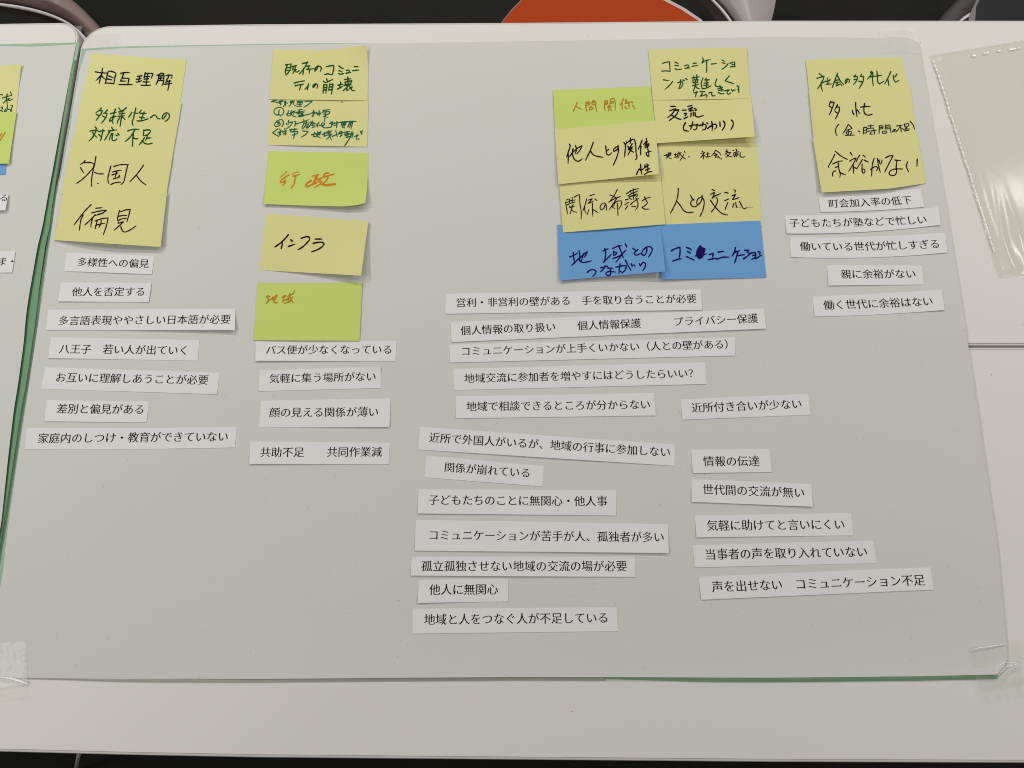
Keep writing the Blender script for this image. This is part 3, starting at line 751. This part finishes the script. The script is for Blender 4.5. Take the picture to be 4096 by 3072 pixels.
note('yellow note reading 交流(かかわり) in bold black pen, lower edge standing away from the note below', M_YEL, '2611,388 3003,378 3019,546 2628,573', lifts(Z+.45, br=10.0, bl=3.2, bm=1.5, p=1.5),
 [("""415,225 500,225;390,310 510,270;480,310 440,370 350,445;500,300 570,290 520,390 380,505;440,405 520,450 615,487;640,300 710,297;675,365 725,360 695,410;675,465 745,430;750,225 830,205;755,280 850,240 790,300 770,320 870,300;875,265 920,290 905,305;815,360 805,430;855,340 860,410;890,340 905,420 940,435 1050,405;
700,545 660,630 670,690 765,712;780,610 890,590 930,600 920,660 880,690 860,680;845,530 830,600 800,680;930,575 950,590;975,605 1090,580 1110,620 1080,680 1030,690;1045,540 1040,610;1120,545 1150,570;1215,525 1235,610 1225,700;1140,660 1230,590 1300,580 1320,620 1280,670;1145,660 1180,630 1225,610;1380,530 1385,615;1450,515 1480,560 1470,620 1425,695;1610,495 1640,530 1640,600 1595,685""", 2600, 380, S4, 25, M_INK_K)])
note('yellow note reading コミュニケーションが難しくなってきている in green, highest of the paired columns', M_YEL, '2593,197 2986,190 3001,394 2611,400', lifts(Z+.8, bm=.9, tr=2.2),
 [("""350,360 420,340 485,330 490,420 500,515;335,517 400,510 500,520;590,335 650,360;590,400 660,410;595,470 650,485 725,475;780,410 850,395 860,410 830,455;790,460 880,450;955,360 1015,357;935,420 1045,400;1140,250 1150,290 1120,365 1180,315 1290,290;1215,310 1220,430 1213,540;1315,375 1415,365;1520,295 1565,320;1525,350 1580,360;1640,370 1590,430 1515,480;1680,360 1770,330 1775,360 1770,410;1720,385 1770,380;1685,430 1780,420;
365,685 470,705;545,720 480,800 395,875;645,745 730,725 745,740 730,810 690,860;705,685 700,760 665,865;750,690 780,702;800,665 835,680;
925,650 1080,628;1020,590 1025,640 1010,700;960,620 970,660;940,690 1050,680;945,690 950,740;1045,680 1035,735;950,745 1045,735;940,800 1055,775;1000,690 990,800 955,915;1000,810 1030,850 1075,860;1145,650 1110,760 1130,860;1210,650 1190,690;1180,690 1270,685;1225,690 1215,850;1165,750 1250,745;1155,795 1250,790;1130,860 1210,850 1300,805;
1420,670 1390,740 1390,800 1440,820 1510,810;1665,610 1580,705 1755,765;965,945 1040,925;1020,925 995,1025;1090,915 1180,920;1130,920 1120,1010 1090,1010 1110,985 1165,1000;1175,985 1220,985 1230,1000 1205,1035;1265,945 1330,930 1315,960 1330,1000 1385,1000;
1440,865 1530,840;1450,900 1540,880;1475,810 1510,870 1520,920;1450,940 1500,960 1560,960;1560,905 1670,880 1620,940 1650,975 1695,945;1710,880 1730,915 1745,890 1790,890;1820,805 1850,820 1850,870 1830,870;1850,880 1855,935""", 2580, 180, S4, 21, M_INK_G)])
note('blue note reading コミュニケーション in navy with one letter scribbled out', M_BLUE, '2640,899 3042,882.4 3065,1110 2645,1118', lifts(Z+.75, bl=1.8, lc=.3),
 [("""225,755 310,710 395,685 395,800 375,910;255,960 350,925 420,910;520,690 590,715 625,745;545,770 600,800;525,870 600,905 675,940;w62 795,680 760,760 750,850 775,890 820,860 865,725 825,715 785,850;w52 850,715 820,850;705,855 760,850 910,820;975,830 1050,800 1040,900;955,930 1085,910;1145,780 1260,765;1100,905 1120,915 1230,885 1360,880;
1490,690 1470,780 1420,860;1440,830 1490,780 1575,755;1540,765 1510,880 1475,995;1550,850 1670,830;1670,745 1750,745;1720,770 1755,800;1650,915 1740,850 1800,790;1800,800 1890,790 1880,880 1815,925;1830,850 1880,840;1940,770 1975,785 1965,825;1890,910 2000,845""", 2640, 850, S4, 27, M_INK_N)])
note('lime green note reading 人間関係 in amber, top of the left paired column', M_LIME, '2213,360 2602,345 2620,495 2221,530', lifts(Z+1.1, lc=.4),
 [("""540,345 500,430 455,530;510,420 615,478;715,335 705,430 735,525;720,335 775,330 765,380;715,370 775,365;715,410 780,385;805,355 895,320;835,325 850,310 890,320 905,440 930,520;830,355 895,345;825,395 890,380;790,430 780,495 840,470;800,430 830,440 850,465;
1085,310 1075,420 1090,505;1090,310 1140,310 1130,360;1085,350 1135,340;1080,390 1140,365;1195,280 1185,370;1195,290 1260,265 1280,300 1290,490;1200,330 1260,325;1190,365 1255,350;1140,400 1165,415;1185,400 1150,440;1140,440 1215,425;1180,440 1150,505;1175,460 1215,500;
1450,270 1420,340 1385,395;1425,365 1425,480;1510,280 1475,310 1530,315 1480,365 1560,350;1545,345 1620,325 1630,350;1560,360 1560,465;1480,420 1500,460 1525,470;1635,395 1675,470""", 2200, 340, S4, 19, M_INK_A)])
note('blue note reading 地域とのつながり in navy, its lower right corner standing up', M_BLUE, '2229,899.5 2642,888 2660.5,1086 2239,1122', lifts(Z+1.1, br=9, bl=2.6, p=1.6),
 [("""295,825 360,800 440,755;360,740 370,840 385,930;335,990 470,860 640,715 620,770 580,830;475,710 490,800 490,910 560,935 720,905;570,760 545,830 515,900;945,710 1050,665;985,660 1000,770 985,880;960,930 1110,780;1140,660 1230,620 1315,605;1250,595 1300,710 1350,845;1155,720 1160,800;1160,730 1225,740 1200,780 1160,800;1145,860 1300,790 1400,690;1330,760 1270,850 1205,930;1390,570 1415,630;
1540,660 1600,700;1640,680 1560,750 1590,790 1690,760;1810,640 1810,720 1760,795 1720,780 1730,710 1800,640 1880,625 1920,680 1890,760 1845,835;
640,1130 700,1085 780,1085 810,1120 745,1215;905,1040 1040,1010;1000,1000 950,1070 895,1125;1040,1045 1140,1050;1095,1055 1100,1130 1080,1190 1030,1190 1000,1150 1040,1120 1190,1125;1205,1030 1350,1000 1410,1000 1390,1080 1330,1140 1290,1110;1285,960 1270,1060 1265,1155;1390,890 1440,990 1500,1090;1505,965 1525,1010;1550,985 1580,1005;1665,960 1685,1005 1740,930 1785,960 1780,1020 1735,1095""", 2220, 860, S4, 25, M_INK_N)])
note('yellow note reading 関係の希薄さ in thin black pen, overlapping the left blue note', M_YEL, '2236,722 2642,694 2661,897 2252,930', lifts(Z+1.6, bm=1.5, br=.8, bl=.4),
 [("""210,630 225,740 250,870;225,590 285,570 290,650;215,640 285,625;235,690 295,665;340,540 340,650;300,605 400,590;310,655 390,630;380,535 440,500 485,485 490,640 520,850 515,970;285,715 305,740;360,680 330,720;290,740 375,715;335,735 320,790 300,870;330,790 370,820 430,835;
625,565 600,670 550,810;580,710 590,800 615,855;690,510 780,475;655,595 740,565 650,665 760,610;785,570 830,600;740,650 740,780 748,915;670,785 635,875;745,775 850,840;985,690 960,760 905,790 890,740 930,665 980,650 1015,720 1015,795;
1230,385 1170,500 1070,635;1085,490 1220,550;1065,635 1150,580 1295,520;1220,560 1140,680 1070,790;1130,700 1140,740 1180,755;1160,715 1180,650 1250,610 1310,610 1310,690 1260,770;1230,655 1240,780 1243,895;
1410,470 1500,410 1655,365;1490,405 1510,470;1550,370 1540,450;1440,510 1530,460 1640,415;1470,530 1620,470 1630,500 1590,540;1550,440 1550,580;1460,550 1510,580;1500,520 1600,500;1390,590 1445,575;1380,680 1455,635;1440,700 1390,775;1490,680 1560,620 1655,555;1600,560 1635,640 1630,730 1590,790;1515,715 1595,722;
1720,610 1800,560 1890,535;1770,530 1800,600 1825,640 1790,690 1715,740 1770,770 1865,770""", 2220, 680, S4, 18, M_INK_K)])
note('yellow note reading 他人との関係性 in bold black pen, below the 人間関係 note', M_YEL, '2219,518 2621,482 2636,696 2234,737', lifts(Z+2.0, br=7.0, bl=2.2, p=1.6),
 [("""285,330 300,350 280,430 230,580;260,500 262,600 258,705;290,570 350,490 470,390 535,355 490,450 430,520;355,420 345,520 380,620 440,665 500,650 535,615;405,360 425,430 400,510;755,290 710,420 605,645;700,460 760,540 840,570 950,588;1000,365 1010,450;1060,430 1015,470 1020,520 1060,545 1120,495;1250,350 1240,420 1160,475 1160,430 1240,365 1255,430 1230,560 1150,745;
1360,295 1390,340;1395,340 1385,470 1372,580;1390,330 1480,260 1560,225 1580,270 1600,480 1605,625 1585,635;1490,205 1490,310;1440,370 1470,420;1525,320 1480,390;1450,410 1530,385;1450,440 1520,420;1510,400 1480,470 1440,540;1505,460 1550,485;1405,285 1415,280;
1720,250 1690,330 1645,425;1700,370 1690,460 1693,540;1805,215 1800,270 1750,335;1770,310 1830,270 1770,370 1855,310;1780,400 1860,350;1840,330 1830,400 1850,480 1900,470;1840,480 1795,500 1830,565 1855,570 1850,500;
1690,725 1700,830 1715,920;1610,925 1660,810 1690,850 1765,800;1780,740 1765,790 1800,780;1815,715 1835,810 1830,870;1770,790 1850,740;1790,840 1870,810;1770,925 1840,880 1915,870""", 2220, 510, S4, 23, M_INK_K)])
# right column
note('yellow note reading 社会の多忙化 in green, top of the right column', M_YEL, '3223,239 3604,227 3642,368 3239,386', lifts(Z+.25, lc=.9),
 [("""330,370 385,405;285,460 350,440 430,415 400,500 300,665;370,540 370,630 395,710;390,550 450,520;445,525 540,505;490,455 505,540 490,580;545,480 530,510;470,575 580,570;690,360 640,500 590,640;690,400 740,500 815,590;640,500 720,490;620,540 735,535;690,550 665,615 750,575 780,605;
880,470 875,530 845,565 840,520 870,480 910,475 930,510 915,550;1050,395 1010,430 1090,425 1070,500 1010,580;1020,480 1065,485;1170,380 1140,420 1210,430 1200,510 1120,660;1110,515 1175,530;1345,345 1370,370 1285,475;1355,320 1385,340 1380,470 1400,600;1470,315 1480,400 1490,530 1520,570 1610,515;1340,430 1420,420 1560,400;
1745,325 1700,430 1625,570;1690,490 1705,600;1795,395 1810,500 1840,540 1905,500;1865,375 1830,430""", 3210, 220, S4, 22, M_INK_G)])
note('yellow note reading 多忙(金・時間の不足), middle of the right column', M_YEL, '3236,369 3641,350 3673,566 3256,580', lifts(Z+.6, lc=1.0),
 [("""360,175 330,245;345,195 430,190 390,310 335,440;330,265 370,295;495,240 440,350;465,290 530,285 530,350 455,520;445,375 490,405;790,355 795,400 820,430;850,200 860,340 880,475;890,345 930,410;950,290 1040,275 1140,280;1030,215 1015,330 1030,410 1080,445 1180,430;
w19 515,630 465,700 455,780 485,855;w19 705,630 660,720 595,815;w19 705,630 750,670 785,710 670,745;w18 660,780 770,770;w18 715,745 715,840;w18 670,800 690,830;w18 775,790 750,830;w18 650,845 830,840;w19 910,760 935,775;w18 1010,685 1005,820;w18 1010,690 1070,685 1070,800;w17 1010,745 1070,740;w17 1010,800 1070,795;w17 1095,660 1205,655;w17 1150,640 1150,705;w17 1085,712 1210,700;w17 1080,765 1270,745;w18 1210,720 1230,825;w17 1160,785 1130,822 1200,820;
w18 1320,655 1315,815;w17 1325,655 1390,655 1390,715;w16 1325,688 1385,688;w16 1325,720 1390,715;w17 1440,640 1435,715;w17 1440,650 1530,640 1540,720 1550,795;w16 1440,685 1525,680;w16 1440,720 1530,712;w17 1380,770 1390,805 1470,795 1465,760 1380,770;w17 1625,730 1610,775 1580,775 1600,735 1640,730 1660,760 1640,780;w17 1660,660 1785,640;w17 1740,650 1700,720 1660,770;w17 1740,680 1755,775;w17 1765,710 1800,730;
w17 1815,620 1825,675 1890,665 1905,615 1815,620;w17 1860,675 1860,750;w17 1860,715 1915,720;w17 1835,700 1820,760 1900,745;w18 1930,570 1990,640 2015,725""", 3250, 370, S4, 23, M_INK_B)])
note('yellow note reading 余裕がない in large thin pen, lowest of the right column', M_YEL, '3252,556 3671,545|3671,545 3704,733|3287,770 3472,759.5 3553,755 3704,733|3252,556 3287,770', lifts(Z+1.0, bm=3.0, bl=2.6, lc=1.6),
 [("""340,285 290,390 210,530 225,538;350,220 430,290 520,350 590,382;300,470 400,430 490,410;410,455 415,540 450,690 440,735;355,540 425,515;365,610 320,620 295,680 300,715;440,635 490,665 550,682;650,245 685,300;640,415 700,375 765,355 720,450 620,615;705,500 715,660;720,540 780,565;835,300 790,370 765,430;900,300 945,335;890,380 830,480 785,550;925,395 1000,435;885,480 880,600 900,660 930,640 935,590 890,570;
1120,360 1085,480 1070,710;1050,580 1100,545 1160,520 1190,560 1165,605;1185,365 1200,480 1240,640;1215,395 1240,480;1275,395 1265,455;1345,350 1420,315 1495,305 1430,430 1330,630;1530,395 1640,405;1570,410 1555,530 1560,640 1520,695 1450,695 1415,660 1450,600 1560,570 1680,573;1780,430 1755,510 1800,625;1970,375 1965,520""", 3270, 560, S4, 21, M_INK_K)])
# the left-hand poster's notes, cut by the picture edge
LG = 'sticky notes on the left-hand poster'
note('yellow note with green handwriting cut off by the left picture edge', M_YEL, '-310,282 85,257 64,456 -350,470', lifts(Z, tr=2.4, rc=.5),
 [("""20,950 70,962;-90,960 -20,950;60,1050 170,1020 290,980;200,940 175,1060 200,1200;295,885 320,985;160,1110 95,1190;195,1080 270,1060 210,1115 290,1110 345,1075;30,1300 80,1310 50,1360;0,1385 80,1410 40,1445;205,1240 190,1400;150,1360 115,1430 160,1430 190,1370;200,1340 265,1375;300,1250 350,1265 320,1330 280,1410 330,1420 320,1380""", 0, 240, 6.9125, 27, M_INK_G)], LG)
note('lime green note with orange strokes at the left picture edge', M_LIME, '-345,455 66,447 35,654 -380,660', lifts(Z+.4, br=1.6, rc=1.5),
 [("50,510 0,590 -60,680;140,485 80,580 0,700 -40,760", 0, 460, 6.9125, 30, M_INK_O)], LG)
note('small visible corner of a blue note under the lime note at left', M_BLUE, '-370,600 32,600 22,697 -390,705', lifts(Z+.1, br=.8), [], LG)

# ---------------------------------------------------------------- printed strips of paper
PG = 'printed paper strips on the large poster'
rs = random.Random(21)
def strip(text, quad, line, where, sag=(0, 0), tsag=0, bl=None, br=None, bm=None, tr=0, rc=0, group=PG, base=1.64, lab=None):
    bl = rs.uniform(0, .7) if bl is None else bl
    br = rs.uniform(0, .7) if br is None else br
    bm = rs.uniform(0, .4) if bm is None else bm
    p = Patch(Q(quad), lifts(base, bl=bl, br=br, bm=bm, tr=tr, p=1.3, lc=rs.uniform(0, .3), rc=rc or rs.uniform(0, .3)), sag)
    o = p.build('paper_strip', M_STRIP, 40, 6)
    tag(o, lab or 'white strip printed %s, %s' % (text.replace('　', ' '), where), 'paper strip', group)
    a, b = Q(line)
    printed(p, text, a, b, o, tsag)
    return o
# under the left column of notes
strip('多様性への偏見', 'e575,525 e1335,552 e1312,710 e552,683', 'e664,605 e1290,621', 'first below the left notes', bm=.8)
strip('他人を否定する', 'e525,782 e1308,785 e1285,952 e500,945', 'e620,864 e1258,862', 'second below the left notes', bl=1.2, rc=1.0)
strip('多言語表現ややさしい日本語が必要', 'e415,1018 e2035,1008 e2028,1192 e395,1195', 'e502,1113 e1996,1100', 'right end curled up', br=4.5, bl=.5, bm=-.4)
strip('八王子　若い人が出ていく', 'e440,1256 e1722,1280 e1707,1458 e415,1435', 'e510,1356 e1636,1370', 'fourth below the left notes', bl=1.0)
strip('お互いに理解しあうことが必要', 'e388,1515 e1898,1562 i1875,88 i357,42', 'e478,1602 e1802,1626', 'fifth below the left notes')
strip('差別と偏見がある', 'i402,140 i1285,152 i1265,332 i383,322', 'i488,214 i1252,221', 'short, second from the bottom at left')
strip('家庭内のしつけ・教育ができていない', 'i230,378 i2045,373 i2030,548 i212,565', 'i325,472 i1976,455', 'lowest at left', sag=(2, 3))
# second column
strip('バス便が少なくなっている', '1024,1366 f1215,1287 f1205,1463 1020.6,1443', 'f82,1366 f1182,1362', 'directly under the lime 地域 note', bl=2.2, base=1.60)
strip('気軽に集う場所がない', 'f32,1542 f1078,1508 j1078,35 j22,62', 'f112,1613 f1040,1595', 'upper right corner bent', tr=2.2)
strip('顔の見える関係が薄い', 'j45,145 j1163,125 j1152,372 j25,376', 'j114,248 j1062,242', 'tall strip in the second column', br=1.5)
strip('共助不足　　共同作業減', '1001,1766 j1157,508 j1145,693 i2153,690', 'j34,592 j1090,587', 'lowest of the second column', bl=1.6)
# under the paired columns
strip('営利・非営利の壁がある　手を取り合うことが必要', 'f1638,880 g1632,842 g1645,1018 f1635,1053', 'f1726,958 g1596,922', 'just below the blue notes', br=1.2)
strip('個人情報の取り扱い　　個人情報保護　　　プライバシー保護', 'f1680,1125 g2175,1007 g2197,1180 f1690,1297', 'f1766,1200 g2126,1092', 'the longest strip, tilted', br=1.6, bl=.8)
strip('コミュニケーションが上手くいかない（人との壁がある）', 'f1675,1320 g1925,1255 g1927,1413 f1677,1474', 'f1766,1378 g1926,1314', 'ending in a bracket')
strip('地域交流に参加者を増やすにはどうしたらいい？', 'f1708,1528 g1668,1472 k1683,0 j1708,53', 'f1798,1612 g1614,1566', 'ending in a question mark')
strip('地域で相談できるところが分からない', 'j1730,107 k1230,78 k1242,272 j1728,297', 'j1814,196 k1198,178', 'left of the 近所付き合い strip')
strip('近所付き合いが少ない', 'k1458,133 l348,85 l372,266 k1472,308', 'k1550,208 l296,172', 'beside the 相談 strip')
strip('近所で外国人がいるが、地域の行事に参加しない', 'j1418,370 k1408,524 k1405,707 j1400,566', 'j1495,462 k1372,592', 'sloping down to the right', bm=1.3)
strip('関係が崩れている', 'j1475,620 k275,710 k262,886 j1452,806', 'j1625,718 k163,772', 'short, sloping down to the right')
strip('情報の伝達', 'k1550,570 l15,562 l33,760 k1562,770', 'k1651,670 k2140,667', 'the shortest strip, right of centre', bl=1.0)
strip('子どもたちのことに無関心・他人事', 'j1405,910 k900,920 k900,1137 j1395,1118', 'j1488,1003 k826,1014', 'below the sloping pair', bl=1.5)
strip('世代間の交流が無い', 'k1550,822 l375,865 l387,1060 k1552,1018', 'k1643,910 l320,942', 'below 情報の伝達', br=1.8, bl=1.2)
strip('コミュニケーションが苦手が人、孤独者が多い', 'j1380,1173 k1348,1212 k1355,1460 j1372,1440', 'j1485,1305 k1318,1325', 'tall strip with its lower edge lifted', br=2.6, bl=1.0)
strip('気軽に助けてと言いにくい', 'k1580,1137 l718,1115 l737,1308 k1595,1325', 'k1681,1225 l666,1214', 'third from the bottom at right', bl=1.2)
strip('孤立孤独させない地域の交流の場が必要', 'j1345,1492 k1063,1492 o1068,8 j1335,1655', 'j1425,1575 k996,1575', 'above 他人に無関心', bl=1.4, bm=1.2)
strip('当事者の声を取り入れていない', 'k1562,1393 l912,1353 l940,1548 k1577,1585', 'k1665,1475 l862,1450', 'second from the bottom at right')
strip('他人に無関心', 'n1405,35 n2177,22 n2180,220 n1398,232', 'n1495,120 n2094,116', 'short, second from the very bottom', bl=1.8)
strip('声を出せない　コミュニケーション不足', 'o1613,7 l1402,1583 p1435,118 o1635,205', 'o1724,96 p1358,35', 'lowest at right', bl=1.0)
strip('地域と人をつなぐ人が不足している', 'n1353,283 o905,270 o915,477 n1350,498', 'n1450,378 o836,362', 'the very lowest strip')
# under the right column of notes
strip('町会加入率の低下', '3271,773 3685,756 h1350,128 h455,173', 'h521,101 h1244,68', 'touching the 余裕がない note', sag=(1, 4), tsag=2, rc=.9)
strip('子どもたちが塾などで忙しい', 'h147,203 h1472,130 h1493,283 h163,358', 'h181,268 h1376,238', 'second under the right notes', sag=(9, 11), tsag=4, bl=1.2, br=.6, rc=2.0)
strip('働いている世代が忙しすぎる', 'h187,388 h1533,350 h1550,522 h197,562', 'h274,470 h1487,447', 'third under the right notes', sag=(8, 11), tsag=5, br=.6, rc=2.2)
strip('親に余裕がない', 'h512,632 h1330,635 h1347,800 h523,808', 'h628,711 h1280,708', 'short, fourth under the right notes', bl=1.2, rc=.5)
strip('働く世代に余裕はない', 'h385,905 h1500,843 h1528,1018 h403,1075', 'h478,979 h1428,944', 'lowest under the right notes', sag=(2, 5), tsag=1, rc=2.4)
# on the left-hand poster
LP = 'printed paper strips on the left-hand poster'
strip('る', '-300,790 33,777 21,841 -310,850', 'e-6,50 e72,50', '', br=2.0, rc=2.0, base=2.4, group=LP, lab='torn white strip end reading る at the left picture edge')
strip('ま・', '-300,1010 62,1005 48,1090 -310,1094', 'e-25,600 e150,600', '', rc=1.8, base=2.6, group=LP, lab='torn white strip end reading ま・ at the left picture edge')
